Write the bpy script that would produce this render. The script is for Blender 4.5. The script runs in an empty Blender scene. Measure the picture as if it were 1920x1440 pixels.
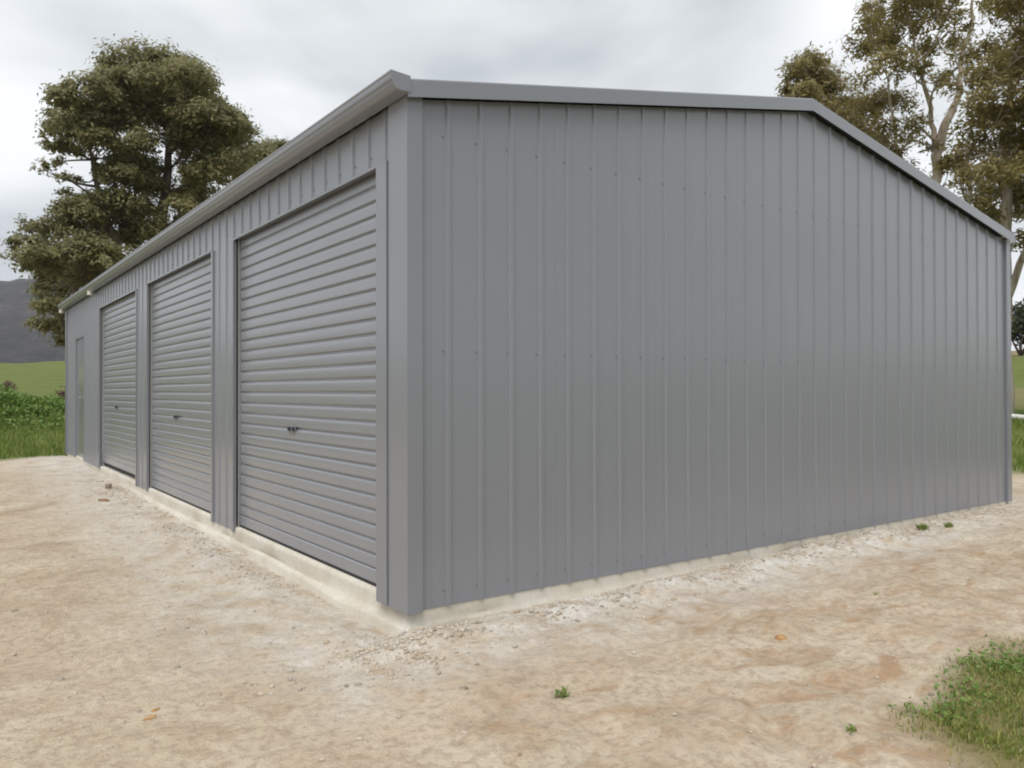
import bpy, bmesh, math, random
import numpy as np
from mathutils import Matrix, Vector

S = bpy.context.scene
COL = S.collection
rnd = random.Random(11)

# ------------------------------------------------------------------ camera
cam_d = bpy.data.cameras.new('camera')
cam = bpy.data.objects.new('camera', cam_d)
COL.objects.link(cam)
cam_d.sensor_width = 36.0
cam_d.lens = 28.01
cam_d.clip_start = 0.05
cam_d.clip_end = 6000.0
_yaw, _pitch, _roll = 0.62670, 0.00824, -0.00229
_f = Vector((math.sin(_yaw) * math.cos(_pitch), math.cos(_yaw) * math.cos(_pitch), math.sin(_pitch)))
_r = Vector((math.cos(_yaw), -math.sin(_yaw), 0))
_u = _r.cross(_f)
_r2 = math.cos(_roll) * _r + math.sin(_roll) * _u
_u2 = -math.sin(_roll) * _r + math.cos(_roll) * _u
cam.matrix_world = Matrix(((_r2.x, _u2.x, -_f.x, -1.806), (_r2.y, _u2.y, -_f.y, -3.314),
                           (_r2.z, _u2.z, -_f.z, 1.037), (0, 0, 0, 1)))
S.camera = cam

# ------------------------------------------------------------------ sky and sun (bright overcast)
SUN_EL, SUN_AZ = math.radians(58), math.radians(-128)      # azimuth from +Y towards +X
W = bpy.data.worlds.new('World')
S.world = W
W.use_nodes = True
wn, wl = W.node_tree.nodes, W.node_tree.links
wn.clear()
w_out = wn.new('ShaderNodeOutputWorld')
w_sky = wn.new('ShaderNodeTexSky')
w_sky.sky_type = 'NISHITA'
w_sky.sun_disc = False
w_sky.sun_elevation = SUN_EL
w_sky.sun_rotation = SUN_AZ
w_bg1 = wn.new('ShaderNodeBackground')
w_bg1.inputs['Strength'].default_value = 0.1
wl.new(w_sky.outputs[0], w_bg1.inputs['Color'])
w_tc = wn.new('ShaderNodeTexCoord')
w_map = wn.new('ShaderNodeMapping')
w_map.inputs['Scale'].default_value = (1.0, 1.0, 2.2)
w_map.inputs['Location'].default_value = (0.9, 0.45, 0.3)
wl.new(w_tc.outputs['Generated'], w_map.inputs['Vector'])
w_n = wn.new('ShaderNodeTexNoise')
w_n.inputs['Scale'].default_value = 1.9
w_n.inputs['Detail'].default_value = 5.0
w_n.inputs['Roughness'].default_value = 0.45
w_n.inputs['Distortion'].default_value = 0.2
wl.new(w_map.outputs[0], w_n.inputs['Vector'])
w_cr = wn.new('ShaderNodeValToRGB')
w_cr.color_ramp.elements[0].position = 0.40
w_cr.color_ramp.elements[0].color = (0.36, 0.39, 0.405, 1)
w_cr.color_ramp.elements[1].position = 0.60
w_cr.color_ramp.elements[1].color = (0.76, 0.77, 0.775, 1)
_e = w_cr.color_ramp.elements.new(0.5)
_e.color = (0.56, 0.58, 0.585, 1)
wl.new(w_n.outputs['Fac'], w_cr.inputs['Fac'])
w_bg2 = wn.new('ShaderNodeBackground')
w_bg2.inputs['Strength'].default_value = 1.0
wl.new(w_cr.outputs['Color'], w_bg2.inputs['Color'])
w_mix = wn.new('ShaderNodeMixShader')
w_mix.inputs[0].default_value = 0.94
wl.new(w_bg1.outputs[0], w_mix.inputs[1])
wl.new(w_bg2.outputs[0], w_mix.inputs[2])
wl.new(w_mix.outputs[0], w_out.inputs['Surface'])

sun_d = bpy.data.lights.new('sun', 'SUN')
sun_d.energy = 1.5
sun_d.angle = math.radians(35)
sun_d.color = (1.0, 0.96, 0.9)
sun = bpy.data.objects.new('sun', sun_d)
COL.objects.link(sun)
_sd = Vector((math.sin(SUN_AZ) * math.cos(SUN_EL), math.cos(SUN_AZ) * math.cos(SUN_EL), math.sin(SUN_EL)))
sun.rotation_euler = (-_sd).to_track_quat('-Z', 'Y').to_euler()
sun.location = _sd * 40

S.render.engine = 'CYCLES'
S.view_settings.view_transform = 'Standard'
S.view_settings.look = 'None'
S.view_settings.gamma = 1.0
S.view_settings.exposure = 0.62
S.view_settings.use_curve_mapping = False
S.cycles.filter_width = 2.0

# ------------------------------------------------------------------ helpers
def link(o, parent=None):
    COL.objects.link(o)
    if parent is not None:
        o.parent = parent
    return o

def mesh_np(name, co, faces_n, mat, parent=None, smooth=False):
    """co (N,3); faces_n (M,k) array of vertex indices, all faces with k corners."""
    me = bpy.data.meshes.new(name)
    co = np.asarray(co, dtype=np.float32)
    fa = np.asarray(faces_n, dtype=np.int32)
    m, k = fa.shape
    me.vertices.add(len(co))
    me.vertices.foreach_set('co', co.ravel())
    me.loops.add(m * k)
    me.loops.foreach_set('vertex_index', fa.ravel())
    me.polygons.add(m)
    me.polygons.foreach_set('loop_start', np.arange(0, m * k, k, dtype=np.int32))
    if smooth:
        me.polygons.foreach_set('use_smooth', np.ones(m, dtype=bool))
    me.update(calc_edges=True)
    if mat:
        me.materials.append(mat)
    return link(bpy.data.objects.new(name, me), parent)

def mesh_py(name, verts, faces, mat, parent=None, smooth=False):
    me = bpy.data.meshes.new(name)
    me.from_pydata([tuple(v) for v in verts], [], faces)
    if smooth:
        me.polygons.foreach_set('use_smooth', [True] * len(me.polygons))
    me.update()
    if mat:
        me.materials.append(mat)
    return link(bpy.data.objects.new(name, me), parent)

def fix_normals(o):
    bm = bmesh.new()
    bm.from_mesh(o.data)
    bmesh.ops.recalc_face_normals(bm, faces=bm.faces)
    bm.to_mesh(o.data)
    bm.free()
    return o

def empty(name, loc=(0, 0, 0)):
    o = bpy.data.objects.new(name, None)
    o.location = loc
    return link(o)

def tag(o, label=None, cat=None, group=None, kind=None):
    if label: o['label'] = label
    if cat: o['category'] = cat
    if group: o['group'] = group
    if kind: o['kind'] = kind
    return o

class MB:
    """collects boxes, prisms and tubes into one mesh"""
    def __init__(self):
        self.v, self.f = [], []
    def add(self, v, f):
        n = len(self.v)
        self.v += [tuple(p) for p in v]
        self.f += [tuple(i + n for i in q) for q in f]
    def box(self, a, b):
        x0, y0, z0 = a
        x1, y1, z1 = b
        self.add([(x0, y0, z0), (x1, y0, z0), (x1, y1, z0), (x0, y1, z0), (x0, y0, z1), (x1, y0, z1), (x1, y1, z1), (x0, y1, z1)],
                 [(0, 3, 2, 1), (4, 5, 6, 7), (0, 1, 5, 4), (1, 2, 6, 5), (2, 3, 7, 6), (3, 0, 4, 7)])
    def extrude(self, prof, fn0, fn1, closed=True):
        """prof: list of 2-D points; fn0/fn1 map a point to 3-D at either end"""
        n = len(prof)
        v = [fn0(p) for p in prof] + [fn1(p) for p in prof]
        f = [(i, (i + 1) % n, n + (i + 1) % n, n + i) for i in range(n if closed else n - 1)]
        if closed:
            f += [tuple(range(n))[::-1], tuple(range(n, 2 * n))]
        self.add(v, f)
    def tube(self, pts, rad, seg=8):
        pts = [Vector(p) for p in pts]
        rings = []
        for i, p in enumerate(pts):
            d = (pts[min(i + 1, len(pts) - 1)] - pts[max(i - 1, 0)]).normalized()
            a = d.orthogonal().normalized() if i == 0 else (rings[-1][1] - d * rings[-1][1].dot(d)).normalized()
            b = d.cross(a)
            rings.append(([p + (a * math.cos(2 * math.pi * k / seg) + b * math.sin(2 * math.pi * k / seg)) * rad[i] for k in range(seg)], a))
        v = [q for r in rings for q in r[0]]
        f = []
        for i in range(len(pts) - 1):
            for k in range(seg):
                f.append((i * seg + k, i * seg + (k + 1) % seg, (i + 1) * seg + (k + 1) % seg, (i + 1) * seg + k))
        f.append(tuple(range(seg))[::-1])
        f.append(tuple((len(pts) - 1) * seg + k for k in range(seg)))
        self.add(v, f)
    def build(self, name, mat, parent=None, smooth=False, bevel=0):
        o = mesh_py(name, self.v, self.f, mat, parent, smooth)
        fix_normals(o)
        if bevel:
            bm = bmesh.new()
            bm.from_mesh(o.data)
            bmesh.ops.bevel(bm, geom=bm.edges[:], offset=bevel, segments=2, affect='EDGES', clamp_overlap=True)
            bm.to_mesh(o.data)
            bm.free()
        return o

def smooth_by_angle(o, deg=30):
    me = o.data
    me.polygons.foreach_set('use_smooth', [True] * len(me.polygons))
    bm = bmesh.new()
    bm.from_mesh(me)
    for e in bm.edges:
        e.smooth = len(e.link_faces) == 2 and e.calc_face_angle(3.2) < math.radians(deg)
    bm.to_mesh(me)
    bm.free()

# value noise
_perm = np.random.default_rng(3).permutation(4096)
_vals = np.random.default_rng(4).random(4096)
def vnoise(x, y, seed=0):
    xi, yi = np.floor(x).astype(int), np.floor(y).astype(int)
    fx, fy = x - xi, y - yi
    fx, fy = fx * fx * fx * (fx * (fx * 6 - 15) + 10), fy * fy * fy * (fy * (fy * 6 - 15) + 10)
    h = lambda a, b: _vals[(_perm[(a + seed * 131) & 4095] + b * 57 + seed * 17) & 4095]
    h2 = lambda a, b: _vals[_perm[(_perm[(a + seed * 131) & 4095] + b) & 4095]]
    return (h2(xi, yi) * (1 - fx) + h2(xi + 1, yi) * fx) * (1 - fy) + (h2(xi, yi + 1) * (1 - fx) + h2(xi + 1, yi + 1) * fx) * fy
def fbm(x, y, oct=4, seed=0, gain=0.5):
    s, a, t = 0, 1.0, 0
    for o in range(oct):
        s = s + a * (vnoise(x * 2 ** o + 13.7 * o, y * 2 ** o + 7.1 * o, seed + o) - 0.5)
        t += a
        a *= gain
    return s / t
def sstep(a, b, x):
    t = np.clip((x - a) / (b - a), 0, 1)
    return t * t * (3 - 2 * t)

# ------------------------------------------------------------------ materials
class Mat:
    def __init__(self, name, rough=0.6, spec=0.5, metallic=0.0):
        self.m = bpy.data.materials.new(name)
        self.m.use_nodes = True
        self.n, self.l = self.m.node_tree.nodes, self.m.node_tree.links
        self.b = self.n['Principled BSDF']
        self.b.inputs['Roughness'].default_value = rough
        self.b.inputs['Specular IOR Level'].default_value = spec
        self.b.inputs['Metallic'].default_value = metallic
        self.geo = self.n.new('ShaderNodeNewGeometry')
    def noise(self, scale, detail=4, rough=0.5, vec=None, sc=None, dist=0.0):
        t = self.n.new('ShaderNodeTexNoise')
        t.inputs['Scale'].default_value = scale
        t.inputs['Detail'].default_value = detail
        t.inputs['Roughness'].default_value = rough
        t.inputs['Distortion'].default_value = dist
        v = vec or self.geo.outputs['Position']
        if sc:
            mp = self.n.new('ShaderNodeMapping')
            mp.inputs['Scale'].default_value = sc
            self.l.new(v, mp.inputs['Vector'])
            v = mp.outputs[0]
        self.l.new(v, t.inputs['Vector'])
        return t.outputs['Fac']
    def ramp(self, fac, stops):
        r = self.n.new('ShaderNodeValToRGB')
        el = r.color_ramp.elements
        while len(el) < len(stops):
            el.new(0.5)
        for e, (p, c) in zip(el, stops):
            e.position = p
            e.color = (*c, 1) if len(c) == 3 else c
        self.l.new(fac, r.inputs['Fac'])
        return r.outputs['Color']
    def mix(self, fac, a, b, mode='MIX'):
        m = self.n.new('ShaderNodeMix')
        m.data_type = 'RGBA'
        m.blend_type = mode
        for s, x in ((m.inputs[0], fac), (m.inputs[6], a), (m.inputs[7], b)):
            if isinstance(x, (int, float)):
                s.default_value = x
            elif isinstance(x, tuple):
                s.default_value = (*x, 1)
            else:
                self.l.new(x, s)
        return m.outputs[2]
    def math(self, op, a, b=0.0):
        m = self.n.new('ShaderNodeMath')
        m.operation = op
        for s, x in ((m.inputs[0], a), (m.inputs[1], b)):
            if isinstance(x, (int, float)):
                s.default_value = x
            else:
                self.l.new(x, s)
        return m.outputs[0]
    def attr(self, name):
        a = self.n.new('ShaderNodeAttribute')
        a.attribute_name = name
        return a.outputs['Fac']
    def color(self, c):
        if isinstance(c, tuple):
            self.b.inputs['Base Color'].default_value = (*c, 1)
        else:
            self.l.new(c, self.b.inputs['Base Color'])
        return self
    def rough(self, s):
        self.l.new(s, self.b.inputs['Roughness'])
    def bump(self, h, strength=0.3, dist=0.01):
        b = self.n.new('ShaderNodeBump')
        b.inputs['Strength'].default_value = strength
        b.inputs['Distance'].default_value = dist
        self.l.new(h, b.inputs['Height'])
        self.l.new(b.outputs[0], self.b.inputs['Normal'])

def painted_steel(name, col, rough=0.38):
    m = Mat(name, rough, 0.5)
    n1 = m.noise(0.9, 3, 0.5)
    n2 = m.noise(14, 4, 0.6, sc=(1, 1, 0.15))
    c = m.mix(m.ramp(n2, [(0.3, (0.0,) * 3), (0.75, (0.22,) * 3)]), col, tuple(x * 0.93 + 0.012 for x in col))
    m.color(c)
    m.b.inputs['Coat Weight'].default_value = 0.7
    m.b.inputs['Coat Roughness'].default_value = 0.22
    m.b.inputs['Coat IOR'].default_value = 1.6
    m.rough(m.ramp(n1, [(0.3, (rough - 0.05,) * 3), (0.7, (rough + 0.07,) * 3)]))
    m.bump(m.noise(2.2, 3, 0.5, sc=(1, 1, 0.4)), 0.22, 0.022)
    return m.m

GREY = (0.222, 0.232, 0.262)
M_CLAD = painted_steel('painted_cladding', GREY)
M_TRIM = painted_steel('painted_flashing', tuple(x * 0.96 for x in GREY), 0.42)
M_DOOR = painted_steel('painted_door_curtain', tuple(x * 1.06 for x in GREY), 0.36)
M_ACCESS = painted_steel('painted_access_door', tuple(x * 1.12 for x in GREY), 0.16)
M_ROOF = painted_steel('roof_sheet_paint', tuple(x * 0.95 for x in GREY), 0.4)

m = Mat('dark_plastic', 0.45); m.color(m.mix(m.noise(40), (0.012, 0.016, 0.022), (0.03, 0.034, 0.04))); M_BLACK = m.m
m = Mat('rubber', 0.8); m.color(m.mix(m.noise(25), (0.012, 0.012, 0.013), (0.03, 0.029, 0.028))); M_RUBBER = m.m
m = Mat('bright_metal', 0.25, 0.5, 1.0); m.color(m.mix(m.noise(30), (0.62, 0.6, 0.56), (0.75, 0.73, 0.69))); M_CHROME = m.m
m = Mat('white_plastic', 0.4); m.color(m.mix(m.noise(12), (0.72, 0.70, 0.64), (0.82, 0.80, 0.75))); M_WHITE = m.m
m = Mat('galvanised_guide', 0.35, 0.5, 0.6); m.color(m.mix(m.noise(20, sc=(1, 1, .1)), (0.5, 0.5, 0.5), (0.62, 0.62, 0.61))); M_GUIDE = m.m
m = Mat('screw_head', 0.5); m.color(m.mix(m.noise(60), (0.14, 0.148, 0.165), (0.19, 0.20, 0.215))); M_SCREW = m.m

def concrete():
    m = Mat('pale_concrete', 0.85, 0.3)
    n = m.noise(2.2, 5, 0.55)
    n2 = m.noise(28, 5, 0.65)
    c = m.ramp(n, [(0.3, (0.52, 0.47, 0.385)), (0.5, (0.64, 0.60, 0.52)), (0.7, (0.68, 0.66, 0.61))])
    c = m.mix(m.ramp(n2, [(0.35, (0.0,) * 3), (0.75, (0.5,) * 3)]), c, (0.46, 0.41, 0.34))
    m.color(c)
    m.bump(m.noise(60, 5, 0.6), 0.35, 0.006)
    return m.m
M_CONC = concrete()

def rubble_mat():
    m = Mat('pale_rubble', 0.9, 0.2)
    r = m.geo.outputs['Random Per Island']
    c = m.ramp(r, [(0.0, (0.42, 0.34, 0.25)), (0.35, (0.55, 0.475, 0.385)), (0.7, (0.60, 0.55, 0.48)), (0.93, (0.46, 0.42, 0.37)), (1.0, (0.28, 0.25, 0.22))])
    c = m.mix(m.ramp(m.noise(45, 3), [(0.35, (0.0,) * 3), (0.7, (0.35,) * 3)]), c, (0.40, 0.32, 0.23))
    m.color(c)
    m.bump(m.noise(150, 3), 0.4, 0.003)
    return m.m
M_RUBBLE = rubble_mat()

def stone_mat(name, a, b):
    m = Mat(name, 0.85, 0.25)
    m.color(m.mix(m.ramp(m.noise(30, 4), [(0.35, (0.0,) * 3), (0.65, (1.0,) * 3)]), a, b))
    m.bump(m.noise(120, 4), 0.5, 0.004)
    return m.m
M_STONE = stone_mat('grey_stone', (0.20, 0.17, 0.14), (0.40, 0.34, 0.27))
M_PALESTONE = stone_mat('pale_stone', (0.40, 0.36, 0.31), (0.55, 0.51, 0.45))
M_ORANGE = stone_mat('orange_clay', (0.42, 0.22, 0.085), (0.50, 0.33, 0.17))
M_BROWNCLOD = stone_mat('brown_clay', (0.20, 0.12, 0.07), (0.33, 0.22, 0.14))

def leaf_mat(name, stops, trans=0.25, rough=0.5, patch=None):
    m = Mat(name, rough, 0.4)
    c = m.ramp(m.geo.outputs['Random Per Island'], stops)
    if patch:
        c = m.mix(m.ramp(m.noise(patch[0], 3), [(0.42, (0.0,) * 3), (0.62, (patch[2],) * 3)]), c, patch[1])
    m.color(c)
    t = m.n.new('ShaderNodeBsdfTranslucent')
    m.l.new(c, t.inputs['Color'])
    mx = m.n.new('ShaderNodeMixShader')
    mx.inputs[0].default_value = trans
    m.l.new(m.b.outputs[0], mx.inputs[1])
    m.l.new(t.outputs[0], mx.inputs[2])
    m.l.new(mx.outputs[0], m.n['Material Output'].inputs['Surface'])
    return m.m
M_GUMLEAF = leaf_mat('gum_leaf', [(0.0, (0.164, 0.164, 0.070)), (0.5, (0.268, 0.259, 0.113)), (0.85, (0.343, 0.332, 0.153)), (1.0, (0.328, 0.241, 0.101))], 0.45, 0.5, (0.6, (0.201, 0.174, 0.073), 0.45))
M_GUMLEAF2 = leaf_mat('olive_gum_leaf', [(0.0, (0.174, 0.150, 0.064)), (0.5, (0.302, 0.255, 0.096)), (0.85, (0.378, 0.311, 0.123)), (1.0, (0.378, 0.259, 0.087))], 0.45, 0.5, (0.7, (0.211, 0.167, 0.061), 0.45))
M_BUSH = leaf_mat('dark_bush_leaf', [(0.0, (0.03, 0.04, 0.015)), (1.0, (0.075, 0.085, 0.03))], 0.15)
M_WEED = leaf_mat('weed_leaf', [(0.0, (0.098, 0.175, 0.036)), (0.5, (0.163, 0.269, 0.054)), (1.0, (0.260, 0.338, 0.090))], 0.25)
M_GRASS = leaf_mat('grass_blade', [(0.0, (0.099, 0.167, 0.029)), (0.55, (0.176, 0.254, 0.044)), (0.9, (0.275, 0.302, 0.074)), (1.0, (0.396, 0.335, 0.147))], 0.25)
M_YGRASS = leaf_mat('yellowing_grass_blade', [(0.0, (0.10, 0.165, 0.032)), (0.4, (0.19, 0.25, 0.045)), (0.75, (0.34, 0.34, 0.075)), (1.0, (0.46, 0.40, 0.20))], 0.25)
M_DRY = leaf_mat('dry_twig_leaf', [(0.0, (0.10, 0.055, 0.04)), (1.0, (0.19, 0.11, 0.075))], 0.1)

def bark(name, a, b, c):
    m = Mat(name, 0.85, 0.2)
    n = m.noise(3.0, 5, 0.6, sc=(2.2, 2.2, 0.5), dist=0.6)
    m.color(m.ramp(n, [(0.3, a), (0.5, b), (0.68, c)]))
    m.bump(m.noise(12, 4, sc=(2, 2, 0.4)), 0.4, 0.03)
    return m.m
M_BARKD = bark('grey_brown_bark', (0.07, 0.05, 0.035), (0.15, 0.115, 0.085), (0.24, 0.20, 0.16))
M_BARKP = bark('pale_gum_bark', (0.24, 0.18, 0.13), (0.42, 0.36, 0.29), (0.55, 0.50, 0.43))

# ------------------------------------------------------------------ ground
WID, LEN = 6.30, 12.0
def terrain(x, y, fine=True):
    x = np.asarray(x, float); y = np.asarray(y, float)
    df = np.maximum(-x, 0); dg = np.maximum(-y, 0)
    w = (df + 0.02) / (df + dg + 0.04)
    w = np.where((y > 0) & (x < 0), 1.0, np.where((x > 0) & (y <= 0), 0.0, w))
    zf = -0.132 + 0.10 * sstep(1.5, 10.0, y)
    zg = -0.10 + 0.075 * sstep(0.3, 6.0, x)
    d = np.minimum(np.hypot(df, dg), 8)
    z = w * zf + (1 - w) * zg - 0.016 * d
    z = z + 0.45 * sstep(12.8, 20, y) + 5.6 * sstep(20, 170, y)
    z = z + 0.55 * sstep(9.3, 15, x) + 4.5 * sstep(15, 110, x)
    z = z + 0.66 * np.exp(-((x + 1.5) / 2.5) ** 2 - ((y - 18.6) / 1.9) ** 2)
    z = z + 0.9 * fbm(x / 38, y / 38, 3, 21) * sstep(14, 60, np.hypot(x - 3, y - 5))
    if fine:
        near = 1 - sstep(16, 30, np.hypot(x, y - 3))
        lump = sstep(-1.2, 0.6, x) * sstep(1.0, -0.4, y)
        edge = sstep(0.0, 0.35, np.maximum(np.maximum(-x, x - WID), np.maximum(-y, y - LEN)))
        z = z + near * (0.3 + 0.7 * edge) * (0.075 * fbm(x * 0.9, y * 0.9, 3, 1)
                + (0.020 + 0.036 * lump) * fbm(x * 4.2 + 0.6 * fbm(x * 3, y * 3, 2, 9), y * 4.2, 3, 5)
                + (0.011 + 0.014 * lump) * fbm(x * 15, y * 15, 3, 8))
        # crumbs of spilt concrete banked against the slab
        gx = sstep(-0.25, 0.1, x) * sstep(5.4, 3.2, x)
        z = z + gx * 0.05 * np.exp(-((y + 0.17) / 0.13) ** 2) * (0.5 + 1.6 * np.clip(fbm(x * 5, y * 5, 3, 14) + 0.15, 0, 1))
        z = z + 0.035 * np.exp(-((x + 0.04) / 0.14) ** 2 - ((y + 0.07) / 0.12) ** 2)
        fy = sstep(-0.4, 0.1, y) * sstep(6, 3, y)
        z = z + fy * 0.03 * np.exp(-((x + 0.28) / 0.14) ** 2) * (0.4 + 1.6 * np.clip(fbm(x * 5, y * 5, 3, 15) + 0.15, 0, 1))
    return z

def grass_mask(x, y):
    n = fbm(x * 0.9, y * 0.9, 3, 31) * 1.3 + fbm(x * 4, y * 4, 2, 33) * 0.35
    m = sstep(-0.15, 0.25, y - 12.05 + n * 0.35 + 0.1 * np.clip(-x - 1, 0, 20))
    m = np.maximum(m, sstep(-0.15, 0.3, x - 9.7 + n * 0.4))
    g = np.minimum((x - 1.0) * 0.81 - (y + 1.85) * 0.586, -1.80 - y) + n * 0.42
    m = np.maximum(m, sstep(-0.10, 0.24, g))
    m = np.maximum(m, sstep(0, 1.5, np.maximum(-x - 9, -y - 7) + n))
    return m

def axis(lo, hi, step, far):
    a = list(np.arange(lo, hi, step))
    s, x = step, hi
    while x < far:
        a.append(x); s *= 1.09; x += s
    a.append(far)
    s, x = step, lo
    while x > -far:
        s *= 1.09; x -= s; a.insert(0, max(x, -far))
    return np.array(a)
gx_, gy_ = axis(-3.2, 5.0, 0.027, 900), axis(-2.6, 4.0, 0.027, 900)
X, Y = np.meshgrid(gx_, gy_, indexing='ij')
Z = terrain(X, Y)
inside = (X > 0.06) & (X < WID - 0.06) & (Y > 0.06) & (Y < LEN - 0.06)
Z = np.where(inside, -0.16, Z)
nx, ny = X.shape
idx = np.arange(nx * ny).reshape(nx, ny)
quads = np.stack([idx[:-1, :-1], idx[1:, :-1], idx[1:, 1:], idx[:-1, 1:]], -1).reshape(-1, 4)

def ground_mat():
    m = Mat('sandy_ground', 0.95, 0.15)
    n_big = m.noise(0.55, 4, 0.55)
    n_mid = m.noise(2.3, 5, 0.6, dist=0.8)
    n_str = m.noise(3.0, 5, 0.62, sc=(1.0, 1.9, 1.0), dist=1.2)
    n_fin = m.noise(24, 6, 0.7)
    n_sp = m.noise(85, 3, 0.6)
    c = m.ramp(n_mid, [(0.30, (0.40, 0.305, 0.205)), (0.43, (0.53, 0.43, 0.31)), (0.55, (0.61, 0.52, 0.395)), (0.70, (0.68, 0.605, 0.49))])
    c = m.mix(m.ramp(n_big, [(0.40, (0.0,) * 3), (0.62, (0.55,) * 3)]), c, (0.58, 0.475, 0.365))
    lum = m.attr('lumpy')
    br = m.math('MULTIPLY', m.ramp(n_str, [(0.50, (0.0,) * 3), (0.68, (0.85,) * 3)]), m.math('ADD', m.math('MULTIPLY', lum, 0.75), 0.22))
    c = m.mix(br, c, (0.43, 0.265, 0.145))
    pk = m.ramp(m.noise(1.3, 5, 0.65, sc=(1.4, 0.8, 1), dist=0.7), [(0.55, (0.0,) * 3), (0.7, (0.5,) * 3)])
    c = m.mix(pk, c, (0.45, 0.355, 0.28))
    c = m.mix(m.ramp(n_fin, [(0.36, (0.65,) * 3), (0.54, (0.0,) * 3)]), c, (0.34, 0.26, 0.19))
    c = m.mix(m.ramp(n_sp, [(0.66, (0.0,) * 3), (0.74, (0.6,) * 3)]), c, (0.26, 0.21, 0.17))
    pale = m.attr('pale')
    pm = m.math('MULTIPLY', pale, m.ramp(m.noise(5.5, 6, 0.7), [(0.34, (0.0,) * 3), (0.58, (1.0,) * 3)]))
    c = m.mix(pm, c, m.mix(m.ramp(m.noise(20, 5, 0.7), [(0.35, (0.0,) * 3), (0.65, (1.0,) * 3)]), (0.56, 0.525, 0.475), (0.76, 0.73, 0.68)))
    # turf
    g1 = m.noise(0.35, 4, 0.6)
    g2 = m.noise(7.0, 5, 0.7)
    gc = m.ramp(g1, [(0.3, (0.115, 0.145, 0.035)), (0.5, (0.155, 0.19, 0.045)), (0.72, (0.19, 0.205, 0.06))])
    gc = m.mix(m.ramp(g2, [(0.4, (0.55,) * 3), (0.65, (0.0,) * 3)]), gc, (0.07, 0.105, 0.025))
    gc = m.mix(m.math('MULTIPLY', m.attr('dry'), 0.8), gc, (0.27, 0.20, 0.12))
    soil = m.mix(m.attr('soil'), gc, (0.30, 0.22, 0.12))
    c = m.mix(m.attr('grass'), c, soil)
    m.color(c)
    h = m.math('ADD', m.math('MULTIPLY', n_fin, 0.6), m.math('MULTIPLY', n_mid, 0.8))
    h = m.math('ADD', h, m.math('MULTIPLY', n_sp, 0.25))
    m.bump(h, 0.8, 0.04)
    return m.m
ground = mesh_np('ground', np.stack([X, Y, Z], -1).reshape(-1, 3), quads, ground_mat(), None, True)
tag(ground, 'bare pale sandy earth around the shed running out to green paddocks', kind='structure')
def pattr(o, name, arr):
    a = o.data.attributes.new(name, 'FLOAT', 'POINT')
    a.data.foreach_set('value', np.asarray(arr, dtype=np.float32).ravel())
GM = grass_mask(X, Y)
pattr(ground, 'grass', GM)
pattr(ground, 'soil', sstep(-1.0, -2.0, Y) * sstep(-0.5, 0.5, X) * (X < 8) * 0.55)
pattr(ground, 'dry', sstep(22, 26, Y) * sstep(46, 34, Y) + sstep(18, 24, X) * sstep(60, 40, X) * 0.55 * (Y < 12))
dist_w = np.maximum(np.maximum(-X, X - WID), np.maximum(-Y, Y - LEN))
pw = np.where(Y < 0.0, sstep(0.95, 0.08, dist_w) * (0.4 + 0.65 * sstep(6.3, 4.0, X)), sstep(1.4, 0.05, dist_w) * 0.9)
pattr(ground, 'pale', np.clip(pw + 0.28 * fbm(X * 0.8, Y * 0.8, 3, 41), 0, 1))
pattr(ground, 'lumpy', sstep(-1.0, 0.8, X) * sstep(0.8, -0.6, Y))

# distant wooded hill
def hill():
    th = np.radians(np.linspace(-75, 60, 240)); r = np.linspace(430, 1400, 60)
    T, R = np.meshgrid(th, r, indexing='ij')
    d = np.degrees(T)
    H = 165 * np.exp(-((d - 14) / 36) ** 2) * (1 + 0.22 * fbm(d / 9 + 3, d * 0 + 1.5, 3, 51)) - 14
    x, y = R * np.sin(T), R * np.cos(T)
    z = H * sstep(430, 1150, R) * (1 - 0.8 * sstep(1150, 1400, R)) + 26 * fbm(x / 160, y / 160, 4, 53) * sstep(430, 700, R) + 9 * fbm(x / 18, y / 18, 3, 55) * sstep(450, 600, R)
    n, k = x.shape
    ii = np.arange(n * k).reshape(n, k)
    q = np.stack([ii[:-1, :-1], ii[:-1, 1:], ii[1:, 1:], ii[1:, :-1]], -1).reshape(-1, 4)
    m = Mat('wooded_hillside', 1.0, 0.1)
    c = m.ramp(m.noise(0.02, 8, 0.72), [(0.36, (0.028, 0.03, 0.034)), (0.5, (0.06, 0.055, 0.055)), (0.64, (0.13, 0.10, 0.09))])
    m.color(m.mix(m.ramp(m.noise(0.2, 4, 0.7), [(0.4, (0.6,) * 3), (0.62, (0.0,) * 3)]), c, (0.03, 0.036, 0.026)))
    m.bump(m.noise(0.12, 5, 0.7), 0.8, 6.0)
    o = mesh_np('hill', np.stack([x, y, z], -1).reshape(-1, 3), q, m.m, None, True)
    tag(o, 'blue grey wooded hill beyond the green paddock', kind='structure')
hill()

# ------------------------------------------------------------------ the shed
shed = tag(empty('garage_shed'), 'long grey steel clad shed with low gable roof and roller doors on a concrete slab', 'shed')
PITCH = 0.19
RIB = [(-0.0165, 0.0), (-0.0095, 0.0092), (0.0095, 0.0092), (0.0165, 0.0)]
SLOPE = 0.1845
def roof_z(x):
    return min(x, WID - x) * SLOPE
DOORS = [(0.285, 2.685), (3.27, 5.655), (6.24, 8.655)]
HEAD = 2.157
ACC = (10.08, 10.96, 1.90)

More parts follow.
